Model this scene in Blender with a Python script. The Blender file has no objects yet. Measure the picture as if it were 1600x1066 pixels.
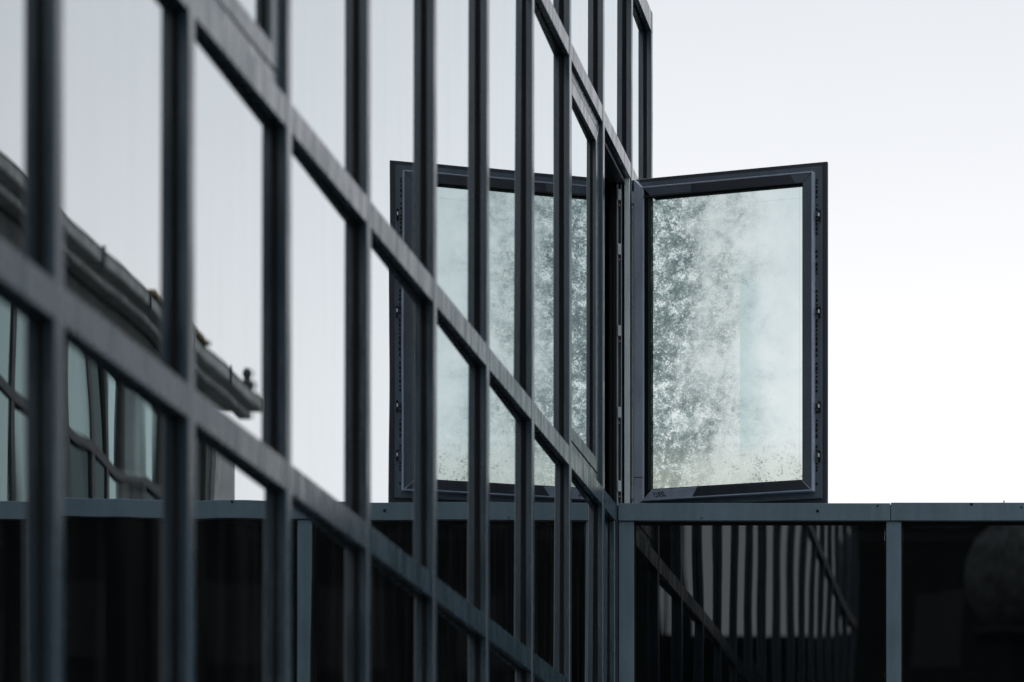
import bpy, bmesh, math, random
from mathutils import Vector, Matrix
random.seed(7)
S = bpy.context.scene
COL = S.collection
R = math.radians

# ------------------------------------------------------------------ camera
H = 2.32                       # distance from the camera to the curtain wall
cam_d = bpy.data.cameras.new('camera')
cam_d.sensor_width = 36.0
cam_d.sensor_fit = 'HORIZONTAL'
cam_d.lens = 36.0 * 5350 / 1600
cam_d.shift_x = -890 / 1600
cam_d.shift_y = 1152 / 1600
cam_d.clip_start = 0.1
cam_d.clip_end = 2000
cam_d.dof.use_dof = True
cam_d.dof.focus_distance = 17.45
cam_d.dof.aperture_fstop = 2.6
cam = bpy.data.objects.new('camera', cam_d)
cam.location = (0, 0, 1.6)
cam.rotation_euler = (R(90), 0, 0)
COL.objects.link(cam)
S.camera = cam

# ------------------------------------------------------------------ sky, sun, exposure
SUN_EL, SUN_AZ = R(52), R(38)
w = bpy.data.worlds.new('World'); S.world = w; w.use_nodes = True
nt = w.node_tree; nt.nodes.clear()
sky = nt.nodes.new('ShaderNodeTexSky'); sky.sky_type = 'NISHITA'; sky.sun_disc = False
sky.sun_elevation = SUN_EL; sky.sun_rotation = SUN_AZ
sky.dust_density = 4.0; sky.air_density = 1.0
hs = nt.nodes.new('ShaderNodeHueSaturation'); hs.inputs['Saturation'].default_value = 0.25
mx = nt.nodes.new('ShaderNodeMixRGB'); mx.inputs['Fac'].default_value = 0.88     # the overcast veil
tcw = nt.nodes.new('ShaderNodeTexCoord'); sep = nt.nodes.new('ShaderNodeSeparateXYZ')       # bright hazy horizon under a cool cloud deck
nt.links.new(tcw.outputs['Generated'], sep.inputs[0])
def wm(op, a, b=0.0):
    o = nt.nodes.new('ShaderNodeMath'); o.operation = op
    for i, v in enumerate((a, b)):
        if isinstance(v, bpy.types.NodeSocket): nt.links.new(v, o.inputs[i])
        else: o.inputs[i].default_value = v
    return o.outputs[0]
el = wm('MAXIMUM', wm('SUBTRACT', sep.outputs[2], 0.150), 0.0)
el = wm('DIVIDE', el, 0.125)
gl_ = wm('POWER', 2.718, wm('MULTIPLY', wm('MULTIPLY', el, el), -1.0))
cl = nt.nodes.new('ShaderNodeTexNoise'); cl.inputs['Scale'].default_value = 3.2; cl.inputs['Detail'].default_value = 4
nt.links.new(tcw.outputs['Generated'], cl.inputs['Vector'])
gl_ = wm('ADD', gl_, wm('MULTIPLY', wm('SUBTRACT', cl.outputs[0], 0.5), 0.35))
veil = nt.nodes.new('ShaderNodeMixRGB'); nt.links.new(gl_, veil.inputs[0]); veil.use_clamp = False
veil.inputs[1].default_value = (7.7, 8.1, 8.6, 1); veil.inputs[2].default_value = (11.9, 11.75, 12.0, 1)
nt.links.new(veil.outputs[0], mx.inputs['Color2'])
bg = nt.nodes.new('ShaderNodeBackground'); bg.inputs['Strength'].default_value = 0.10
wo = nt.nodes.new('ShaderNodeOutputWorld')
nt.links.new(sky.outputs[0], hs.inputs['Color'])
nt.links.new(hs.outputs[0], mx.inputs['Color1'])
nt.links.new(mx.outputs[0], bg.inputs['Color'])
nt.links.new(bg.outputs[0], wo.inputs['Surface'])
sd = bpy.data.lights.new('sun', 'SUN'); sd.energy = 0.7; sd.angle = R(18); sd.color = (1, 0.97, 0.93)
so = bpy.data.objects.new('sun', sd); COL.objects.link(so)
sv = Vector((math.cos(SUN_EL)*math.sin(SUN_AZ), math.cos(SUN_EL)*math.cos(SUN_AZ), math.sin(SUN_EL)))
so.rotation_euler = sv.to_track_quat('Z', 'Y').to_euler(); so.location = sv*60
S.view_settings.view_transform = 'Standard'; S.view_settings.look = 'None'
S.view_settings.exposure = 0.0; S.view_settings.gamma = 1.0
S.view_settings.use_curve_mapping = False
S.render.engine = 'CYCLES'
S.cycles.max_bounces = 10; S.cycles.glossy_bounces = 6; S.cycles.transparent_max_bounces = 12

# ------------------------------------------------------------------ materials
MATS = {}
class NB:
    """tiny node-graph helper"""
    def __init__(s, name):
        s.m = bpy.data.materials.new(name); s.m.use_nodes = True
        s.t = s.m.node_tree; s.t.nodes.clear()
        s.out = s.n('ShaderNodeOutputMaterial')
    def n(s, kind, **kw):
        o = s.t.nodes.new(kind)
        for k, v in kw.items(): setattr(o, k, v)
        return o
    def l(s, a, b): s.t.links.new(a, b)
    def put(s, sock, v):
        if hasattr(v, 'is_output') or isinstance(v, bpy.types.NodeSocket): s.l(v, sock)
        else: sock.default_value = v
    def math(s, op, a, b=0.0, c=None, clamp=False):
        o = s.n('ShaderNodeMath', operation=op); o.use_clamp = clamp
        s.put(o.inputs[0], a); s.put(o.inputs[1], b)
        if c is not None: s.put(o.inputs[2], c)
        return o.outputs[0]
    def mix(s, f, a, b, blend='MIX'):
        o = s.n('ShaderNodeMixRGB', blend_type=blend)
        s.put(o.inputs[0], f); s.put(o.inputs[1], a); s.put(o.inputs[2], b)
        return o.outputs[0]
    def remap(s, v, a, b, c=0.0, d=1.0, smooth=True):
        o = s.n('ShaderNodeMapRange'); o.interpolation_type = 'SMOOTHSTEP' if smooth else 'LINEAR'
        s.put(o.inputs[0], v)
        for i, q in enumerate((a, b, c, d)): o.inputs[i+1].default_value = q
        return o.outputs[0]
    def noise(s, vec, scale, detail=4, rough=0.55, dist=0.0):
        o = s.n('ShaderNodeTexNoise'); s.l(vec, o.inputs['Vector'])
        o.inputs['Scale'].default_value = scale; o.inputs['Detail'].default_value = detail
        o.inputs['Roughness'].default_value = rough; o.inputs['Distortion'].default_value = dist
        return o.outputs[0]
    def coord(s, kind='Object', scale=(1, 1, 1), rnd=True):
        tc = s.n('ShaderNodeTexCoord'); mp = s.n('ShaderNodeMapping')
        s.l(tc.outputs[kind], mp.inputs['Vector']); mp.inputs['Scale'].default_value = scale
        if rnd:
            oi = s.n('ShaderNodeObjectInfo')
            k = s.math('MULTIPLY', oi.outputs['Random'], 37.0)
            cx = s.n('ShaderNodeCombineXYZ'); s.l(k, cx.inputs[0]); s.l(k, cx.inputs[1]); s.l(k, cx.inputs[2])
            s.l(cx.outputs[0], mp.inputs['Location'])
        return mp.outputs[0]

def paint(name, col, rough=0.45, var=0.25, streak=True, spec=0.5, bump=0.0006, speck=0.35):
    b = NB(name)
    v = b.coord('Object'); vs = b.coord('Object', (9, 9, 1.2))
    n1 = b.noise(v, 3.5, 5); n2 = b.noise(vs, 3.0, 4); n3 = b.noise(v, 130, 2)
    f = b.math('ADD', b.math('MULTIPLY', n1, 0.5), b.math('MULTIPLY', n2 if streak else n1, 0.5))
    f = b.remap(f, 0.3, 0.7)
    c0 = tuple(x*(1-var) for x in col)+(1,); c1 = tuple(min(1, x*(1+var)) for x in col)+(1,)
    c = b.mix(f, c0, c1)
    sp = b.remap(n3, 0.66, 0.72, 0, speck)            # tiny grime spots
    c = b.mix(sp, c, tuple(x*0.25 for x in col)+(1,))
    p = b.n('ShaderNodeBsdfPrincipled'); b.l(c, p.inputs['Base Color'])
    b.l(b.remap(n2, 0.3, 0.7, rough-0.08, rough+0.12), p.inputs['Roughness'])
    p.inputs['Specular IOR Level'].default_value = spec
    if bump:
        bm = b.n('ShaderNodeBump'); bm.inputs['Distance'].default_value = bump
        b.l(b.noise(v, 60, 3), bm.inputs['Height']); b.l(bm.outputs[0], p.inputs['Normal'])
    b.l(p.outputs[0], b.out.inputs['Surface'])
    MATS[name] = b.m
    return b.m

def flat(name, col, rough=0.7, spec=0.3):
    return paint(name, col, rough, 0.12, False, spec, 0, 0.15)

def glass(name, surfaces, tint, wave=0.0016, gcol=(0.92, 0.972, 0.992), base=(0.004, 0.006, 0.007), see=0.6, dirt=0.03, ior=1.5):
    """reflective architectural glass: Fresnel of 'surfaces' faces, tinted dark behind"""
    b = NB(name)
    fr = b.n('ShaderNodeFresnel'); fr.inputs['IOR'].default_value = ior
    r = fr.outputs[0]
    k = surfaces
    rt = b.math('DIVIDE', b.math('MULTIPLY', r, float(k)), b.math('ADD', b.math('MULTIPLY', r, float(k-1)), 1.0))
    ge = b.n('ShaderNodeNewGeometry')
    rt = b.math('MULTIPLY', rt, b.math('SUBTRACT', 1.0, ge.outputs['Backfacing']), clamp=True)
    v = b.coord('Object', (1, 1, 0.55))
    h = b.math('ADD', b.noise(v, 1.3, 1, 0.4), b.math('MULTIPLY', b.noise(v, 3.4, 1, 0.4), 0.09))
    bm = b.n('ShaderNodeBump'); bm.inputs['Distance'].default_value = wave; b.l(h, bm.inputs['Height'])
    gl = b.n('ShaderNodeBsdfGlossy'); gl.inputs['Roughness'].default_value = 0.0
    gl.inputs['Color'].default_value = gcol+(1,); b.l(bm.outputs[0], gl.inputs['Normal'])
    tr = b.n('ShaderNodeBsdfTransparent'); tr.inputs['Color'].default_value = tint+(1,)
    df = b.n('ShaderNodeBsdfDiffuse'); df.inputs['Color'].default_value = base+(1,)
    m1 = b.n('ShaderNodeMixShader'); m1.inputs[0].default_value = see
    b.l(df.outputs[0], m1.inputs[1]); b.l(tr.outputs[0], m1.inputs[2])
    m2 = b.n('ShaderNodeMixShader'); b.l(rt, m2.inputs[0]); b.l(m1.outputs[0], m2.inputs[1]); b.l(gl.outputs[0], m2.inputs[2])
    # thin film of rain dirt
    vd = b.coord('Object', (6, 6, 0.6))
    dm = b.math('MULTIPLY', b.remap(b.noise(vd, 2.2, 5), 0.42, 0.75), dirt)
    dd = b.n('ShaderNodeBsdfDiffuse'); dd.inputs['Color'].default_value = (0.30, 0.30, 0.28, 1)
    m3 = b.n('ShaderNodeMixShader'); b.l(dm, m3.inputs[0]); b.l(m2.outputs[0], m3.inputs[1]); b.l(dd.outputs[0], m3.inputs[2])
    b.l(m3.outputs[0], b.out.inputs['Surface'])
    MATS[name] = b.m
    return b.m

paint('frame', (0.033, 0.062, 0.085), 0.22, 0.16, spec=0.95, bump=0.00022)
paint('frame_wing', (0.132, 0.205, 0.250), 0.5, 0.16)
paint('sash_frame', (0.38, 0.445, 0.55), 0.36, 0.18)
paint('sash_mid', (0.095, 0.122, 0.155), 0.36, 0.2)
flat('glass_edge', (0.035, 0.075, 0.070), 0.3, 0.5)
paint('sash_dark', (0.040, 0.046, 0.058), 0.4, 0.2)
paint('aluminium', (0.74, 0.86, 0.89), 0.32, 0.12)
flat('gasket', (0.008, 0.009, 0.010), 0.6, 0.2)
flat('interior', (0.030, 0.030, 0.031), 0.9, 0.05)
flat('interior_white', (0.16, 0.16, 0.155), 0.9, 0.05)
flat('brass', (0.55, 0.40, 0.10), 0.3, 0.8)
flat('ink', (0.004, 0.004, 0.005), 0.7, 0.1)
glass('facade_glass', 6, (0.10, 0.12, 0.125), 0.00065)
glass('facade_glass_wavy', 6, (0.10, 0.12, 0.125), 0.0026)
glass('wing_glass', 2, (0.05, 0.055, 0.06), 0.0022, dirt=0.004, see=0.5)
glass('house_glass', 2, (0.25, 0.30, 0.30), 0.0035, base=(0.05, 0.065, 0.065), dirt=0.10, gcol=(0.68, 0.90, 0.90))
flat('dim_glass', (0.01, 0.012, 0.013), 0.2, 0.5)
glass('house_glass_dark', 1, (0.15, 0.18, 0.18), 0.0035, base=(0.02, 0.025, 0.025), dirt=0.05, gcol=(0.22, 0.30, 0.31))
paint('stucco', (0.085, 0.092, 0.092), 0.85, 0.35, True, 0.2, 0.003, 0.5)
paint('cornice', (0.36, 0.38, 0.375), 0.8, 0.4, True, 0.2, 0.002, 0.6)
paint('blotch_pale', (0.17, 0.185, 0.188), 0.85, 0.7, True, 0.2, 0.002)
paint('house_frame', (0.035, 0.042, 0.044), 0.7, 0.25)
paint('roof_tile', (0.22, 0.145, 0.075), 0.7, 0.5, False, 0.3)
paint('dark_render', (0.030, 0.029, 0.028), 0.9, 0.3, True, 0.1, 0.002)
paint('roof_felt', (0.05, 0.05, 0.05), 0.9, 0.3, False, 0.1)
paint('curtain', (0.55, 0.58, 0.56), 0.9, 0.15)
paint('paving', (0.075, 0.075, 0.078), 0.85, 0.35, False, 0.2, 0.002, 0.5)

def clouded_glass(W, Hh):
    """the open sash's failed laminated pane: clear greenish glass, cloudy and blistered towards the hinge, algae along the bottom"""
    b = NB('clouded_glass')
    tc = b.n('ShaderNodeTexCoord'); P = tc.outputs['Object']
    sx = b.n('ShaderNodeSeparateXYZ'); b.l(P, sx.inputs[0])
    u = b.math('DIVIDE', sx.outputs[0], W); v = b.math('DIVIDE', sx.outputs[2], Hh)
    nA = b.noise(P, 4.2, 6, 0.62, 0.3)
    pS = b.n('ShaderNodeMapping'); b.l(P, pS.inputs['Vector']); pS.inputs['Scale'].default_value = (0.9, 1, 1.12); PS = pS.outputs[0]
    nB = b.noise(PS, 21, 6, 0.72, 0.5)
    nC = b.noise(PS, 95, 4, 0.7, 0.4)
    # how far the clouding reaches
    edge = b.math('ADD', u, b.math('MULTIPLY', b.math('SUBTRACT', nA, 0.5), 0.75))
    m_strong = b.remap(edge, 0.50, 0.08)
    m_mid = b.remap(edge, 0.86, 0.38)
    clear = b.mix(b.remap(nA, 0.3, 0.7), (0.67, 0.745, 0.745, 1), (0.76, 0.82, 0.81, 1))
    mt = b.math('ADD', b.math('MULTIPLY', nB, 0.40), b.math('ADD', b.math('MULTIPLY', nC, 0.34), b.math('MULTIPLY', b.noise(P, 7.5, 4, 0.6, 0.9), 0.26)))
    ramp = b.n('ShaderNodeValToRGB'); b.l(mt, ramp.inputs[0])
    e = ramp.color_ramp.elements
    e[0].position = 0.40; e[0].color = (0.08, 0.115, 0.115, 1)
    e[1].position = 0.585; e[1].color = (0.88, 0.93, 0.91, 1)
    for pos, c in ((0.47, (0.17, 0.225, 0.225, 1)), (0.51, (0.31, 0.375, 0.37, 1)), (0.54, (0.50, 0.59, 0.58, 1))):
        q = e.new(pos); q.color = c
    ramp2 = b.n('ShaderNodeValToRGB'); b.l(mt, ramp2.inputs[0])
    e = ramp2.color_ramp.elements
    e[0].position = 0.40; e[0].color = (0.20, 0.25, 0.245, 1)
    e[1].position = 0.58; e[1].color = (0.74, 0.78, 0.735, 1)
    q = e.new(0.49); q.color = (0.47, 0.535, 0.52, 1)
    c = b.mix(b.math('MULTIPLY', m_mid, b.remap(nA, 0.36, 0.60, 0.95, 0.45)), clear, ramp2.outputs[0])
    c = b.mix(b.math('MULTIPLY', m_strong, 0.92), c, ramp.outputs[0])
    # blisters: bright rims of small bubbles
    vo = b.n('ShaderNodeTexVoronoi'); vo.feature = 'F1'; vo.inputs['Scale'].default_value = 34; vo.inputs['Randomness'].default_value = 1
    wv = b.n('ShaderNodeVectorMath', operation='ADD'); b.l(P, wv.inputs[0])
    cx = b.n('ShaderNodeCombineXYZ'); b.l(b.math('MULTIPLY', nB, 0.05), cx.inputs[0]); b.l(b.math('MULTIPLY', nC, 0.04), cx.inputs[2])
    b.l(cx.outputs[0], wv.inputs[1]); b.l(wv.outputs[0], vo.inputs['Vector'])
    d = vo.outputs['Distance']
    rim = b.math('MULTIPLY', b.remap(d, 0.16, 0.24), b.remap(d, 0.36, 0.28))
    rim = b.math('MULTIPLY', rim, b.remap(b.noise(P, 9, 3), 0.46, 0.56))
    rim = b.math('MULTIPLY', rim, b.remap(edge, 0.40, 0.10))
    c = b.mix(b.math('MULTIPLY', rim, 0.85), c, (0.97, 1.0, 0.98, 1))
    # bright pin-head blisters, thickest beside the hinge
    v2 = b.n('ShaderNodeTexVoronoi'); v2.feature = 'F1'; v2.inputs['Scale'].default_value = 62; b.l(wv.outputs[0], v2.inputs['Vector'])
    dot = b.math('MULTIPLY', b.remap(v2.outputs['Distance'], 0.26, 0.14), b.remap(b.noise(P, 13, 3), 0.44, 0.54))
    dot = b.math('MULTIPLY', dot, b.remap(edge, 0.42, 0.14))
    c = b.mix(b.math('MULTIPLY', dot, 0.9), c, (1.0, 1.0, 1.0, 1))
    hol = b.math('MULTIPLY', b.remap(b.noise(P, 11, 4, 0.6), 0.56, 0.66), b.remap(edge, 0.46, 0.14))
    c = b.mix(b.math('MULTIPLY', hol, 0.55), c, (0.10, 0.145, 0.15, 1))
    # the vertical line where a second film ends
    st = b.math('MULTIPLY', b.math('GREATER_THAN', u, 0.585), b.remap(u, 0.80, 0.585))
    st = b.math('MULTIPLY', st, b.math('MULTIPLY', b.remap(v, 0.80, 0.62), b.remap(v, 0.05, 0.15)))
    c = b.mix(b.math('MULTIPLY', st, 0.5), c, (0.42, 0.57, 0.58, 1))
    # film margin line along top and lock side
    ln = b.math('ADD', b.math('LESS_THAN', b.math('ABSOLUTE', b.math('SUBTRACT', u, 0.972)), 0.0028),
                b.math('MULTIPLY', b.math('LESS_THAN', b.math('ABSOLUTE', b.math('SUBTRACT', v, 0.957)), 0.0014), b.math('GREATER_THAN', u, 0.5)), clamp=True)
    c = b.mix(b.math('MULTIPLY', ln, 0.22), c, (0.35, 0.42, 0.42, 1))
    # algae and dirt along the bottom edge
    low = b.remap(b.math('ADD', v, b.math('MULTIPLY', b.math('SUBTRACT', nB, 0.5), 0.25)), 0.19, 0.0)
    c = b.mix(b.math('MULTIPLY', low, 0.45), c, (0.50, 0.53, 0.44, 1))
    spk = b.math('MULTIPLY', b.remap(b.math('ADD', b.math('MULTIPLY', b.noise(P, 70, 6, 0.75), 0.7), b.math('MULTIPLY', b.noise(P, 14, 3), 0.3)), 0.51, 0.60), low)
    c = b.mix(b.math('MULTIPLY', b.math('MULTIPLY', spk, b.remap(u, 0.0, 0.8, 0.35, 1.0)), 0.7), c, (0.07, 0.09, 0.06, 1))
    far = b.math('MULTIPLY', b.remap(b.noise(P, 60, 4, 0.7), 0.66, 0.71), 0.6)
    c = b.mix(far, c, (0.22, 0.26, 0.25, 1))
    tr = b.n('ShaderNodeBsdfTransparent'); b.l(c, tr.inputs[0])
    tl = b.n('ShaderNodeBsdfTranslucent'); b.l(c, tl.inputs[0])
    m1 = b.n('ShaderNodeMixShader'); b.l(b.math('ADD', b.math('MULTIPLY', m_mid, 0.10), 0.03), m1.inputs[0])
    b.l(tr.outputs[0], m1.inputs[1]); b.l(tl.outputs[0], m1.inputs[2])
    fr = b.n('ShaderNodeFresnel'); fr.inputs['IOR'].default_value = 1.5
    ge = b.n('ShaderNodeNewGeometry')
    rt = b.math('MULTIPLY', fr.outputs[0], b.math('SUBTRACT', 1.0, ge.outputs['Backfacing']))
    gl = b.n('ShaderNodeBsdfGlossy'); gl.inputs['Roughness'].default_value = 0.05
    m2 = b.n('ShaderNodeMixShader'); b.l(rt, m2.inputs[0]); b.l(m1.outputs[0], m2.inputs[1]); b.l(gl.outputs[0], m2.inputs[2])
    # only the camera-side face carries the stain, the back and edges are clear green glass
    no = b.n('ShaderNodeSeparateXYZ'); b.l(tc.outputs['Normal'], no.inputs[0])
    isf = b.math('MULTIPLY', b.math('LESS_THAN', no.outputs[1], -0.5), b.math('SUBTRACT', 1.0, ge.outputs['Backfacing']))
    cl = b.n('ShaderNodeBsdfTransparent'); cl.inputs[0].default_value = (0.97, 0.99, 0.985, 1)
    m3 = b.n('ShaderNodeMixShader'); b.l(isf, m3.inputs[0]); b.l(cl.outputs[0], m3.inputs[1]); b.l(m2.outputs[0], m3.inputs[2])
    b.l(m3.outputs[0], b.out.inputs['Surface'])
    MATS['clouded_glass'] = b.m

# ------------------------------------------------------------------ object helpers
WL = {}          # world location of unrotated parents
CACHE = {}
def link(o, parent=None):
    COL.objects.link(o)
    if parent is not None: o.parent = parent
    return o
def empty(name, loc, label, cat, group=None):
    o = bpy.data.objects.new(name, None); o.location = loc; o.empty_display_size = 0.2
    o['label'] = label; o['category'] = cat
    if group: o['group'] = group
    WL[o.name] = Vector(loc); return link(o)
def boxmesh(sx, sy, sz, bev):
    bm = bmesh.new(); bmesh.ops.create_cube(bm, size=1)
    bmesh.ops.scale(bm, vec=(sx, sy, sz), verts=bm.verts)
    if bev: bmesh.ops.bevel(bm, geom=bm.edges[:], offset=bev, segments=1, affect='EDGES', profile=0.5)
    me = bpy.data.meshes.new('box'); bm.to_mesh(me); bm.free(); return me
def box(name, x0, x1, y0, y1, z0, z1, mat, parent, bev=0.0, rot=None, local=False):
    """one mesh; coordinates are world unless local"""
    key = (round(x1-x0, 4), round(y1-y0, 4), round(z1-z0, 4), mat, bev)
    me = CACHE.get(key)
    if me is None:
        me = boxmesh(x1-x0, y1-y0, z1-z0, bev); me.materials.append(MATS[mat]); CACHE[key] = me
    o = bpy.data.objects.new(name, me); c = Vector(((x0+x1)/2, (y0+y1)/2, (z0+z1)/2))
    link(o, parent)
    WL[o.name] = c
    o.location = c if (local or parent is None) else c - WL[parent.name]
    if rot: o.rotation_euler = rot
    return o
def mesh(name, verts, faces, mat, parent=None, loc=(0, 0, 0), smooth=False):
    me = bpy.data.meshes.new(name); me.from_pydata(verts, [], faces); me.materials.append(MATS[mat]); me.update()
    bm = bmesh.new(); bm.from_mesh(me); bmesh.ops.recalc_face_normals(bm, faces=bm.faces); bm.to_mesh(me); bm.free()
    if smooth: me.polygons.foreach_set('use_smooth', [True]*len(me.polygons))
    o = bpy.data.objects.new(name, me); link(o, parent); o.location = loc; return o
def boxes(name, lst, mat, parent, local=True):
    """several tiny boxes joined to one part"""
    V = []; F = []
    for (x0, x1, y0, y1, z0, z1) in lst:
        n = len(V)
        V += [(x0, y0, z0), (x1, y0, z0), (x1, y1, z0), (x0, y1, z0), (x0, y0, z1), (x1, y0, z1), (x1, y1, z1), (x0, y1, z1)]
        F += [(n, n+3, n+2, n+1), (n+4, n+5, n+6, n+7), (n, n+1, n+5, n+4), (n+1, n+2, n+6, n+5), (n+2, n+3, n+7, n+6), (n+3, n, n+4, n+7)]
    return mesh(name, V, F, mat, parent)
def mitred(names, W, Hh, a, b, y0, y1, mat, parent, plane='XZ', bev=0.002, off=(0, 0, 0)):
    """four mitred frame pieces of a rectangle W x Hh between insets a and b, in local XZ with depth y (or local YZ with depth x)"""
    P = {'bottom': [(a, a), (W-a, a), (W-b, b), (b, b)], 'top': [(a, Hh-a), (W-a, Hh-a), (W-b, Hh-b), (b, Hh-b)],
         'left': [(a, a), (a, Hh-a), (b, Hh-b), (b, b)], 'right': [(W-a, a), (W-a, Hh-a), (W-b, Hh-b), (W-b, b)]}
    out = []
    for side, nm in names:
        q = P[side]; bm = bmesh.new(); vs = []
        for d in (y0, y1):
            for (p, z) in q:
                co = (p, d, z) if plane == 'XZ' else (d, p, z)
                vs.append(bm.verts.new(Vector(co)+Vector(off)))
        for f in ((0, 1, 2, 3), (4, 5, 6, 7), (0, 1, 5, 4), (1, 2, 6, 5), (2, 3, 7, 6), (3, 0, 4, 7)):
            bm.faces.new([vs[i] for i in f])
        bmesh.ops.recalc_face_normals(bm, faces=bm.faces)
        if bev: bmesh.ops.bevel(bm, geom=bm.edges[:], offset=bev, segments=1, affect='EDGES', profile=0.5)
        me = bpy.data.meshes.new(nm); bm.to_mesh(me); bm.free(); me.materials.append(MATS[mat])
        o = bpy.data.objects.new(nm, me); link(o, parent); out.append(o)
    return out
SIDES = (('bottom', 'rail'), ('top', 'rail'), ('left', 'stile'), ('right', 'stile'))
def struct(o): o['kind'] = 'structure'; return o

# ------------------------------------------------------------------ ground
g = struct(mesh('ground', [(-400, -400, 0), (400, -400, 0), (400, 400, 0), (-400, 400, 0)], [(0, 1, 2, 3)], 'paving'))

# ------------------------------------------------------------------ glass office block with the curtain wall
FX = -H                       # front plane of the mullions
P = 0.0325                     # how far they stand in front of the glass
GX = FX - P
BAY = 1.1; M10 = 5350*H*14.265e-4; MW = 0.058
MY = {i+1: 5350*H*v*1e-4 for i, v in enumerate((6.289, 7.22, 8.104, 9.009, 9.93, 10.81, 11.696, 12.547, 13.42, 14.265))}
for k in range(0, -9, -1): MY[k] = MY[1] - 1.12*(1-k)
MY[11] = 18.53
TR = [(0.10, 0.20), (1.45, 1.545), (3.317, 3.405), (4.378, 4.466), (6.234, 6.314), (7.25, 7.36)]   # transom bands
WY = 17.13                    # front plane of the low wing
PYAW = 0.0086
blk = empty('office_block', (FX, 8, 0), 'dark framed mirror glass curtain wall building with one window swung open', 'building')
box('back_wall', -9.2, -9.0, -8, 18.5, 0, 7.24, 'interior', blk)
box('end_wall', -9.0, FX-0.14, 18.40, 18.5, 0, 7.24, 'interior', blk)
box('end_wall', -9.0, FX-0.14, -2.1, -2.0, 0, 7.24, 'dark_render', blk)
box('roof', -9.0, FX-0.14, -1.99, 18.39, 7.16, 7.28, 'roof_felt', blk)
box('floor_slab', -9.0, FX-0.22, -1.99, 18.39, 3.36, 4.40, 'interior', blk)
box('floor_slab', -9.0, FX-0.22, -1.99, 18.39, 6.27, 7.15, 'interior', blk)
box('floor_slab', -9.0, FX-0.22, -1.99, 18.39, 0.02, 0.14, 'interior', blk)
ZTOP = 7.25
FIRST = 1-8+6                 # mullion where the facade starts behind the camera (k = -1 .. y about -1.6... )
KS = [k for k in sorted(MY) if MY[k] > -2.2]
for k in KS:
    y1 = MY[k]; zb = 0.0 if k < 10 else 4.3
    box('mullion', FX-0.028, FX, y1-MW, y1, zb+0.02, ZTOP, 'frame', blk, 0.0022)
    box('gasket', FX-0.12, FX-0.0285, y1-MW-0.0045, y1+0.0045, zb+0.02, ZTOP, 'gasket', blk)
box('mullion', FX-0.03, FX-0.004, 17.035, 17.085, 0.02, TR[3][0]-0.003, 'frame', blk, 0.002)
box('gasket', FX-0.12, FX-0.0305, 17.025, 17.13, 0.02, TR[3][0]-0.003, 'gasket', blk)

def pane(y0, y1, z0, z1, parent, x=GX, mat='facade_glass', yaw=PYAW):
    o = box('pane', x-0.012, x, y0, y1, z0, z1, mat, parent)
    o.rotation_euler = (0, 0.0012+random.gauss(0, 0.0009), yaw + random.gauss(0, 0.0013))
    return o

for i in range(len(KS)):
    k = KS[i]; ya = MY[k]
    last = i == len(KS)-1
    yb = None if last else MY[KS[i+1]] - MW
    if yb is None: continue
    for t, (z0, z1) in enumerate(TR):
        seg = [(ya, yb)]
        if k == 9 and t <= 3: seg = [(ya, WY-0.03)]
        if k >= 10 and t <= 3: continue
        for (a, b_) in seg:
            if t == 3 and k == 9:
                box('transom', FX-0.028, FX-0.0015, a+0.001, b_-0.001, z0, z1, 'frame', blk, 0.002)
                box('transom', FX-0.20, FX-0.026, WY-0.029, yb, z0+0.01, z1, 'frame', blk, 0.002)
                box('gasket', FX-0.12, FX-0.0295, a, b_, z0-0.004, z1+0.004, 'gasket', blk)
                continue
            box('transom', FX-0.028, FX-0.0015, a+0.001, b_-0.001, z0, z1, 'frame', blk, 0.002)
            if t < 5: box('gasket', FX-0.12, FX-0.0295, a+0.005, b_-0.005, z0-0.004, z1+0.004, 'gasket', blk)
            else: box('coping', FX-0.20, FX-0.0285, a+0.001, b_-0.001, z0+0.01, z1-0.004, 'frame', blk)
    for t in range(5):
        z0 = TR[t][1]; z1 = TR[t+1][0]
        if k >= 10 and t < 3: continue
        if k == 9 and t < 3:
            pane(ya+0.002, 17.03, z0+0.002, z1-0.002, blk); continue
        sash = (k == 8 and t == 3) or (k == 2 and t == 3)
        if k == 9 and t == 3: continue                 # the bay that stands open
        if not sash:
            pane(ya+0.002, yb-0.002, z0+0.002, z1-0.002, blk, mat='facade_glass_wavy' if (t == 1 and k <= 2) else 'facade_glass'); continue
        # a closed opening light: fixed frame, shadow gap, sash frame, glass
        Wb = yb-ya; Hb = z1-z0
        fr = mitred((('bottom', 'window_frame'),), Wb, Hb, 0.004, 0.05, -0.05, 0.0, 'frame', blk, 'YZ', 0.0015)[0]
        fr.location = Vector((GX+0.014, ya, z0)) - WL[blk.name]; 
        for o in mitred((('top', 'rail'), ('left', 'stile'), ('right', 'stile')), Wb, Hb, 0.004, 0.05, -0.05, 0.0, 'frame', fr, 'YZ', 0.0015): pass
        sh = mitred((('bottom', 'rail'), ('top', 'rail'), ('left', 'stile'), ('right', 'stile')), Wb, Hb, 0.056, 0.122, -0.05, 0.002, 'frame', fr, 'YZ', 0.0015)
        mitred((('bottom', 'gasket'), ('top', 'gasket'), ('left', 'gasket'), ('right', 'gasket')), Wb, Hb, 0.046, 0.060, -0.06, -0.012, 'gasket', fr, 'YZ', 0)
        mitred((('bottom', 'gasket'), ('top', 'gasket'), ('left', 'gasket'), ('right', 'gasket')), Wb, Hb, 0.118, 0.127, -0.05, -0.014, 'gasket', fr, 'YZ', 0)
        pw = box('pane', -0.006, 0.006, 0.12, Wb-0.12, 0.12, Hb-0.12, 'facade_glass', fr, local=True)
        pw.location.x = -0.024; pw.rotation_euler = (0, 0.001, PYAW*0.9)
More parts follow.
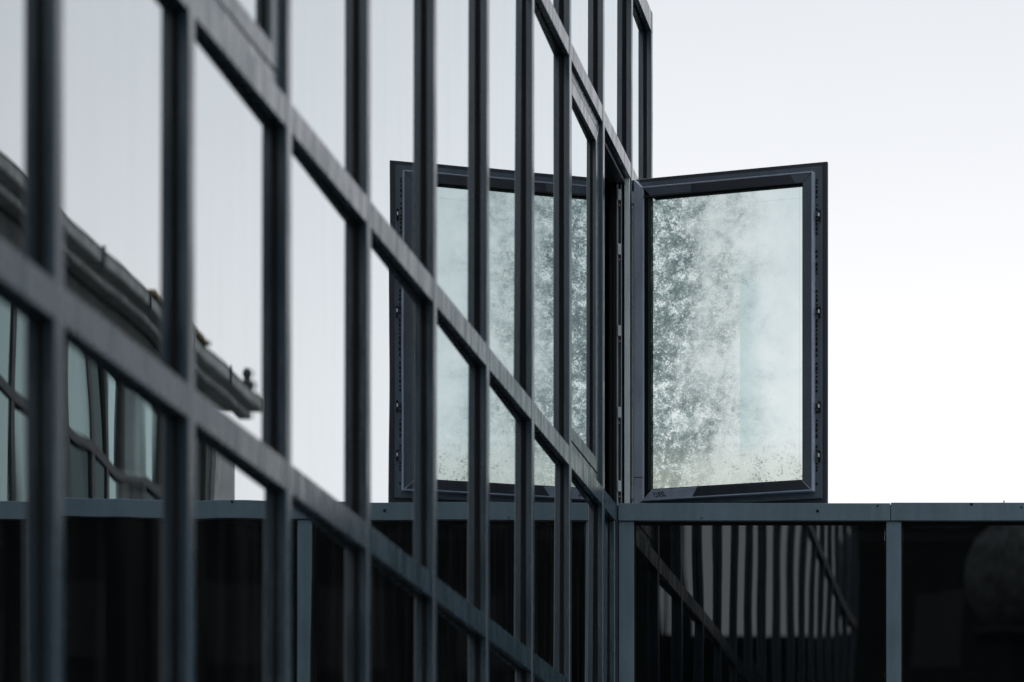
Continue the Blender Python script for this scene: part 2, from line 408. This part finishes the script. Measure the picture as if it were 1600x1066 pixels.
# end cap and return of the facade, beyond the wing
box('coping', FX-0.20, FX, MY[11]-MW*0.9, MY[11]+0.002, 7.2505, 7.362, 'frame', blk, 0.002)
box('corner_filler', FX-0.12, -2.3195, WY-0.0285, WY+0.10, 0.02, 4.4655, 'sash_dark', blk)
# ---- the opening: fixed frame seen edge-on, with the seals and keeper plates of the far jamb
oy0 = MY[9]+0.001; oy1 = MY[10]-MW-0.001; oz0 = TR[3][1]; oz1 = TR[4][0]
jy = oy1-0.012
box('jamb', FX-0.110, FX-0.012, jy, oy1+0.01, oz0, oz1, 'sash_dark', blk, 0.001)
box('jamb_seal', FX-0.100, FX-0.086, jy-0.008, jy-0.001, oz0, oz1, 'gasket', blk)
box('jamb_rib', FX-0.073, FX-0.066, jy-0.012, jy-0.001, oz0, oz1, 'sash_frame', blk, 0.0008)
box('jamb_rib', FX-0.052, FX-0.047, jy-0.010, jy-0.001, oz0, oz1, 'sash_frame', blk, 0.0008)
box('jamb_seal', FX-0.045, FX-0.034, jy-0.007, jy-0.001, oz0, oz1, 'gasket', blk)
box('jamb_edge', FX-0.033, FX-0.006, jy-0.016, jy-0.001, oz0, oz1, 'aluminium', blk, 0.0012)
for zz in (4.62, 5.0, 5.42, 5.84, 6.12):
    box('keeper_plate', FX-0.066, FX-0.052, jy-0.018, jy-0.0015, zz, zz+0.055, 'aluminium', blk, 0.001)
    box('keeper_screw', FX-0.062, FX-0.056, jy-0.016, jy-0.0015, zz-0.03, zz-0.022, 'brass', blk)
box('head_frame', FX-0.11, FX-0.03, oy0, jy-0.02, oz1-0.03, oz1-0.004, 'sash_dark', blk, 0.001)
box('sill_frame', FX-0.11, FX-0.03, oy0, jy-0.02, oz0+0.001, oz0+0.03, 'sash_dark', blk, 0.001)
box('jamb', FX-0.110, FX-0.03, oy0, oy0+0.02, oz0+0.031, oz1-0.031, 'sash_dark', blk, 0.001)

# ------------------------------------------------------------------ the open sash
SW, SH = 1.072, 1.733
PHI = R(18.9)
sash = mitred((('right', 'window_sash'),), SW, SH, 0.0, 0.026, 0.030, 0.046, 'sash_dark', blk, 'XZ', 0.0015)[0]
sash['label'] = 'open sash with clouded, blistered glass'
sash.location = Vector((FX+0.004, M10-0.01, 4.52)) - WL[blk.name]
sash.rotation_euler = (0, 0, -PHI)
mitred((('bottom', 'flange'), ('top', 'flange'), ('left', 'flange')), SW, SH, 0.0, 0.026, 0.030, 0.046, 'sash_dark', sash, 'XZ', 0.0015)
mitred((('bottom', 'channel'), ('top', 'channel'), ('left', 'channel'), ('right', 'channel')), SW, SH, 0.024, 0.064, 0.012, 0.034, 'sash_mid', sash, 'XZ', 0)
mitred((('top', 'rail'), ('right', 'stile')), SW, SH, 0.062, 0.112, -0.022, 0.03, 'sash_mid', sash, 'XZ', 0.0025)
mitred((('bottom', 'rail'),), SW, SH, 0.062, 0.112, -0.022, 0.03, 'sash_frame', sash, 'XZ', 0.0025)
def reflection_plate(x0, x1, z0, z1, s0, s1):  # dark plates with slanted ends paint the reflection split onto the rails
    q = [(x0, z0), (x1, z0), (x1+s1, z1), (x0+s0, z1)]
    mesh('rail_reflection', [(x, -0.0235, z) for x, z in q] + [(x, -0.02, z) for x, z in q],
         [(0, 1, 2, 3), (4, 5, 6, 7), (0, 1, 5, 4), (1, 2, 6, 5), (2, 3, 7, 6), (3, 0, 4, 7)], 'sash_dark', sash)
reflection_plate(0.335, SW-0.15, SH-0.111, SH-0.066, 0.006, -0.03)
reflection_plate(0.345, SW-0.072, 0.0645, 0.111, 0.028, -0.044)
reflection_plate(0.068, 0.066+0.30, SH-0.111, SH-0.104, 0, 0)
box('hinge_cover', -0.016, 0.020, 0.026, 0.050, 0.0, SH-0.004, 'sash_mid', sash, 0.001, local=True)
box('glass_edge', 0.088, 0.098, -0.0095, 0.002, 0.113, SH-0.115, 'glass_edge', sash, local=True)
box('shim', 0.013, 0.065, -0.0228, -0.0215, 0.178, 0.181, 'gasket', sash, local=True)
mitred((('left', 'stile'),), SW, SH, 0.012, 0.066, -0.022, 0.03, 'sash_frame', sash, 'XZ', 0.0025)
mitred((('bottom', 'bead'), ('top', 'bead'), ('right', 'bead')), SW, SH, 0.057, 0.064, -0.024, 0.02, 'sash_frame', sash, 'XZ', 0.001)
mitred((('bottom', 'gasket'), ('top', 'gasket'), ('right', 'gasket')), SW, SH, 0.110, 0.118, -0.012, 0.03, 'gasket', sash, 'XZ', 0)
mitred((('left', 'gasket'),), SW, SH, 0.066, 0.098, -0.008, 0.03, 'gasket', sash, 'XZ', 0)
PW, PH = SW-0.098-0.116, SH-0.232
clouded_glass(PW, PH)
V = [(0, 0, 0), (PW, 0, 0), (PW, 0, PH), (0, 0, PH), (0, 0.010, 0), (PW, 0.010, 0), (PW, 0.010, PH), (0, 0.010, PH)]
Fc = [(0, 1, 2, 3), (5, 4, 7, 6), (4, 0, 3, 7), (1, 5, 6, 2), (3, 2, 6, 7), (4, 5, 1, 0)]
pn = mesh('pane', V, Fc, 'clouded_glass', sash, (0.098, 0.004, 0.116))
dash = []
z = 0.09
while z < SH-0.09:
    L = random.choice((0.008, 0.012, 0.018))
    if random.random() < 0.8: dash.append((SW-0.053, SW-0.044, 0.0085, 0.0118, z, z+L))
    z += L + random.uniform(0.006, 0.014)
pf = boxes('seal_slots', dash, 'gasket', sash); pf['kind'] = 'stuff'
for zz in (0.235, 0.485, 0.965, 1.455):
    o = box('lock_point', SW-0.036, SW-0.027, -0.001, 0.0118, zz-0.028, zz+0.028, 'gasket', sash, 0.001, local=True)
    o = box('lock_pin', SW-0.034, SW-0.028, -0.008, -0.0012, zz-0.006, zz+0.012, 'aluminium', sash, 0.001, local=True)
box('hinge', -0.014, 0.010, -0.016, 0.006, 1.595, 1.66, 'aluminium', sash, 0.002, local=True)
box('hinge', -0.014, 0.010, -0.016, 0.006, 0.07, 0.135, 'aluminium', sash, 0.002, local=True)
box('screw', -0.004, 0.004, -0.028, -0.0165, 1.572, 1.582, 'brass', sash, 0.001, local=True)
# black scrawl on the bottom rail
sc = []
for q in range(22):
    x = 0.125 + q*0.003 + random.uniform(-.002, .002); zz = 0.082 + 0.010*math.sin(q*1.7) + random.uniform(-.004, .004)
    sc.append((x, x+random.uniform(.003, .006), -0.0232, -0.0222, zz, zz+random.uniform(.004, .010)))
o = boxes('scribble', sc, 'ink', sash); o['kind'] = 'stuff'

# ------------------------------------------------------------------ the low wing
wing = empty('low_wing', (2.5, WY, 0), 'low dark glazed wing with grey metal parapet under the open window', 'building')
CZ0, CZ1 = 4.388, 4.4752
posts = [-2.241 + 1.338*i for i in range(-0, 8)]
for i, x1 in enumerate(posts):
    box('post', x1-0.0745, x1, WY, WY+0.06, 0.02, CZ0-0.0015, 'frame_wing', wing, 0.0015)
    box('gasket', x1-0.083, x1+0.0085, WY+0.022, WY+0.12, 0.02, CZ0-0.002, 'gasket', wing)
ends = [-2.3175] + [x-0.052 for x in posts[1:]]
for i in range(len(ends)-1):
    box('parapet_cap', ends[i]+0.0015, ends[i+1]-0.0015, WY-0.014, WY+0.32, CZ0, CZ1 + (0, 0.003, 0.001, 0.002, 0, 0.002, 0)[i], 'frame_wing', wing, 0.0015)
for i in range(len(posts)-1):
    a, b_ = posts[i], posts[i+1]-0.0745
    box('head_gap', a+0.009, b_-0.009, WY+0.03, WY+0.12, CZ0-0.016, CZ0-0.001, 'gasket', wing)
    for (z0, z1) in ((0.24, 1.45), (1.545, 3.02), (3.11, CZ0-0.016)):
        o = box('pane', a+0.010, b_-0.010, WY+0.036, WY+0.046, z0, z1, 'wing_glass', wing)
        o.rotation_euler = (random.gauss(0, 0.0012), 0, random.gauss(0, 0.0015))
    for (z0, z1) in ((0.02, 0.23), (1.455, 1.54), (3.025, 3.105)):
        box('transom', a+0.001, b_-0.001, WY+0.003, WY+0.05, z0, z1, 'frame_wing', wing, 0.0015)
box('roof', -2.3, 6.9, WY+0.33, WY+5, 4.22, 4.34, 'roof_felt', wing)
box('back_wall', -2.3, 6.9, WY+4.9, WY+5.0, 0, 4.2, 'interior', wing)
box('side_wall', -2.3, -2.2, WY+0.13, WY+4.89, 0, 4.2, 'interior', wing)
box('side_wall', 6.95, 7.05, WY+0.13, WY+5, 0, 4.34, 'stucco', wing)
# bolt heads and drips on the cap
for x in (-1.32,): 
    box('bolt', x-.006, x+.006, WY-0.019, WY-0.0142, 4.43, 4.442, 'gasket', wing)

for x, zz, w_ in ((-1.02, 4.462, .004), (-0.55, 4.470, .006), (-0.30, 4.455, .004), (-1.9, 4.40, .003)):
    box('rivet', x-w_, x+w_, WY-0.017, WY-0.0142, zz-w_, zz+w_, 'gasket', wing)
box('stud', -0.392, -0.386, WY+0.02, WY+0.026, 4.476, 4.494, 'gasket', wing)
# ------------------------------------------------------------------ the house mirrored in the left panes
HX = 6.15; HY1 = 46.9; HY0 = 26.0; HZ = 10.93
hs_ = empty('town_house', (HX+4, 36, 0), 'old grey house with cornice and tall windows, mirrored in the left panes', 'building')
groups = [(38.7, 42.7, 4), (33.4, 37.4, 4), (28.1, 32.1, 4)]
# wall pieces around the window groups
WZ0, WZ1 = 7.15, 10.02
def wallpiece(y0, y1, z0, z1): box('wall', HX, HX+0.4, y0, y1, z0, z1, 'stucco', hs_)
edges = [HY0]
for gset in sorted(groups): edges += [gset[0], gset[1]]
HYW = 45.3          # the wall stops short of the overhanging eaves
edges.append(HYW)
for i in range(0, len(edges), 2): wallpiece(edges[i], edges[i+1], 0, HZ-0.3)
for (a, b_, n) in groups:
    wallpiece(a, b_, WZ1, HZ-0.3); wallpiece(a, b_, 5.9, WZ0); wallpiece(a, b_, 0, 0.9); wallpiece(a, b_, 3.3, 3.6) if False else None
    for (z0, z1) in ((WZ0, WZ1), (0.9, 5.9)):
        wn = box('window', HX+0.34, HX+0.38, a, b_, z0, z1, 'interior_white', hs_)
        pw = (b_-a)/n
        bar = z0 + (z1-z0)*0.585
        for j in range(n+1):
            y = a + pw*j
            box('frame', HX+0.012, HX+0.13, max(a, y-0.09), min(b_, y+0.09), z0, z1, 'house_frame', wn)
        box('frame', HX+0.0, HX+0.011, a, b_, bar-0.06, bar+0.06, 'house_frame', wn)
        box('sill', HX-0.10, HX-0.002, a-0.1, b_+0.1, z0-0.10, z0-0.001, 'cornice', wn)
        for j in range(n):
            for (q0, q1) in ((z0, bar), (bar, z1)):
                o = box('pane', HX+0.05, HX+0.056, a+pw*j+0.091, a+pw*(j+1)-0.091, q0+0.03, q1-0.03, random.choice(('house_glass', 'house_glass', 'house_glass', 'house_glass_dark')), wn)
                o.rotation_euler = (0, random.gauss(0, 0.01), random.gauss(0, 0.03))
            if random.random() < 0.7:
                c0 = a+pw*j+0.1; wd = pw*random.uniform(0.2, 0.5)
                box('curtain', HX+0.14, HX+0.18, c0, c0+wd, z0+0.05, z1-0.05, 'curtain', wn)
box('end_wall', HX, HX+8, HYW, HYW+0.3, 0, HZ-0.3, 'stucco', hs_)
box('end_wall', HX, HX+8, HY0-0.3, HY0, 0, HZ-0.3, 'stucco', hs_)
box('pilaster', HX-0.10, HX-0.001, HYW-0.9, HYW+0.05, 0, HZ-0.55, 'cornice', hs_, 0.01)
y = HY0-0.6; i = 0
while y < HY1+0.4:
    y2 = min(y+2.2, HY1+0.45)
    cz = random.uniform(-0.015, 0.015)
    c = box('cornice', HX-0.36, HX+0.5, y+0.008, y2-0.008, HZ-0.17+cz, HZ+cz, 'cornice', hs_, 0.02)
    box('moulding', HX-0.20, HX-0.001, y+0.002, y2-0.002, HZ-0.27+cz, HZ-0.172+cz, 'cornice', c, 0.02)
    y = y2; i += 1
for yy in (43.6, 37.9, 32.6):
    box('downpipe', HX-0.09, HX-0.01, yy, yy+0.09, 0.1, HZ-0.37, 'house_frame', hs_, 0.01)
for j in range(9):
    box('gutter_bracket', HX-0.385, HX-0.361, 28+j*2.15, 28.05+j*2.15, HZ-0.21, HZ+0.03, 'house_frame', hs_)
# clay ridge tiles and finials along the eaves
for j in range(26):
    yy = 41.0 + j*0.115
    box('roof_tile', HX-0.40+0.01*random.random(), HX+0.05, yy, yy+0.10, HZ+0.016, HZ+0.035+random.uniform(0.01, 0.06), 'roof_tile', hs_, 0.008)
for yy, hh in ((46.6, 0.26),):
    vs = []; fs = []; prof = [(0.10, 0), (0.10, 0.08), (0.045, 0.12), (0.075, 0.20), (0.05, 0.26), (0.0, hh+0.02)]
    for (r, zz) in prof:
        for q in range(8): vs.append((r*math.cos(q*math.pi/4), r*math.sin(q*math.pi/4), zz))
    for a in range(len(prof)-1):
        for q in range(8): fs.append((a*8+q, a*8+(q+1) % 8, a*8+8+(q+1) % 8, a*8+8+q))
    mesh('finial', vs, fs, 'house_frame', hs_, Vector((HX-0.3, yy, HZ+0.01))-WL[hs_.name])
rv = [(HX-0.38, HY0-0.5, HZ-0.02), (HX-0.38, HY1+0.4, HZ-0.02), (HX+4, HY1-1, HZ+1.2), (HX+4, HY0+1, HZ+1.2), (HX+8, HY0-0.5, HZ-0.02), (HX+8, HY1+0.4, HZ-0.02)]
mesh('roof', [Vector(q)-WL[hs_.name] for q in rv], [(0, 1, 2, 3), (3, 2, 5, 4), (0, 3, 4), (1, 5, 2), (0, 4, 5, 1)], 'roof_felt', hs_)

# ------------------------------------------------------------------ blocks behind the camera and an added tank, seen only in the wing's black glass
def block(name, x0, x1, y0, y1, h, mat, label, wmat, step=2.9):
    t = empty(name, ((x0+x1)/2, (y0+y1)/2, 0), label, 'building', 'buildings behind the viewer')
    box('wall', x0, x1, y0, y1, 0, h, mat, t)
    box('parapet', x0-0.2, x1+0.2, y0-0.2, y1+0.2, h+0.002, h+0.35, mat, t, 0.03)
    nfl = int((h-1)/3.2)
    for fl in range(nfl):
        x = x0+0.9
        while x+1.4 < x1:
            wn = box('window', x, x+1.3, y1+0.002, y1+0.05, 1.2+fl*3.2, 3.0+fl*3.2, wmat, t)
            box('pane', x+0.08, x+1.22, y1+0.051, y1+0.06, 1.28+fl*3.2, 2.92+fl*3.2, 'dim_glass', wn)
            x += step
block('apartment_block', 6.3, 40, -50, -44, 20.5, 'dark_render', 'tall dark apartment block, mirrored on the right of the gap in the wing glass', 'house_frame')
block('apartment_block', -34, 0.4, -56, -44, 20.5, 'dark_render', 'tall dark apartment block mirrored in the wing glass behind the added tank', 'house_frame')
block('rear_house', 0.6, 8.4, -64, -52, 12.3, 'dark_render', 'lower dark house closing the gap between the two tall blocks', 'house_frame')
tk = empty('blotch_tank', (-1.05, -27, 0), 'made-up pale round tank on a dark column, added for the faint blotch in the black glass', 'added tank')  # invented tank, added to give the pale blotch mirrored in the wing glass
vs = []; fs = []; N = 24
prof = [(0.0, -1.15)] + [(1.2*math.cos(a), 1.15*math.sin(a)) for a in [R(-80+16*q) for q in range(11)]] + [(0.0, 1.16)]
for (r, zz) in prof:
    for q in range(N): vs.append((r*math.cos(q*2*math.pi/N), r*math.sin(q*2*math.pi/N), 10.5+zz))
for a in range(len(prof)-1):
    for q in range(N): fs.append((a*N+q, a*N+(q+1) % N, a*N+N+(q+1) % N, a*N+N+q))
mesh('tank', vs, fs, 'blotch_pale', tk, smooth=True)
box('column', -0.3, 0.3, -0.3, 0.3, 0, 9.4, 'dark_render', tk, 0.03, local=True)
box('walkway', -0.9, 0.9, -0.9, 0.9, 9.33, 9.40, 'house_frame', tk, 0.01, local=True)
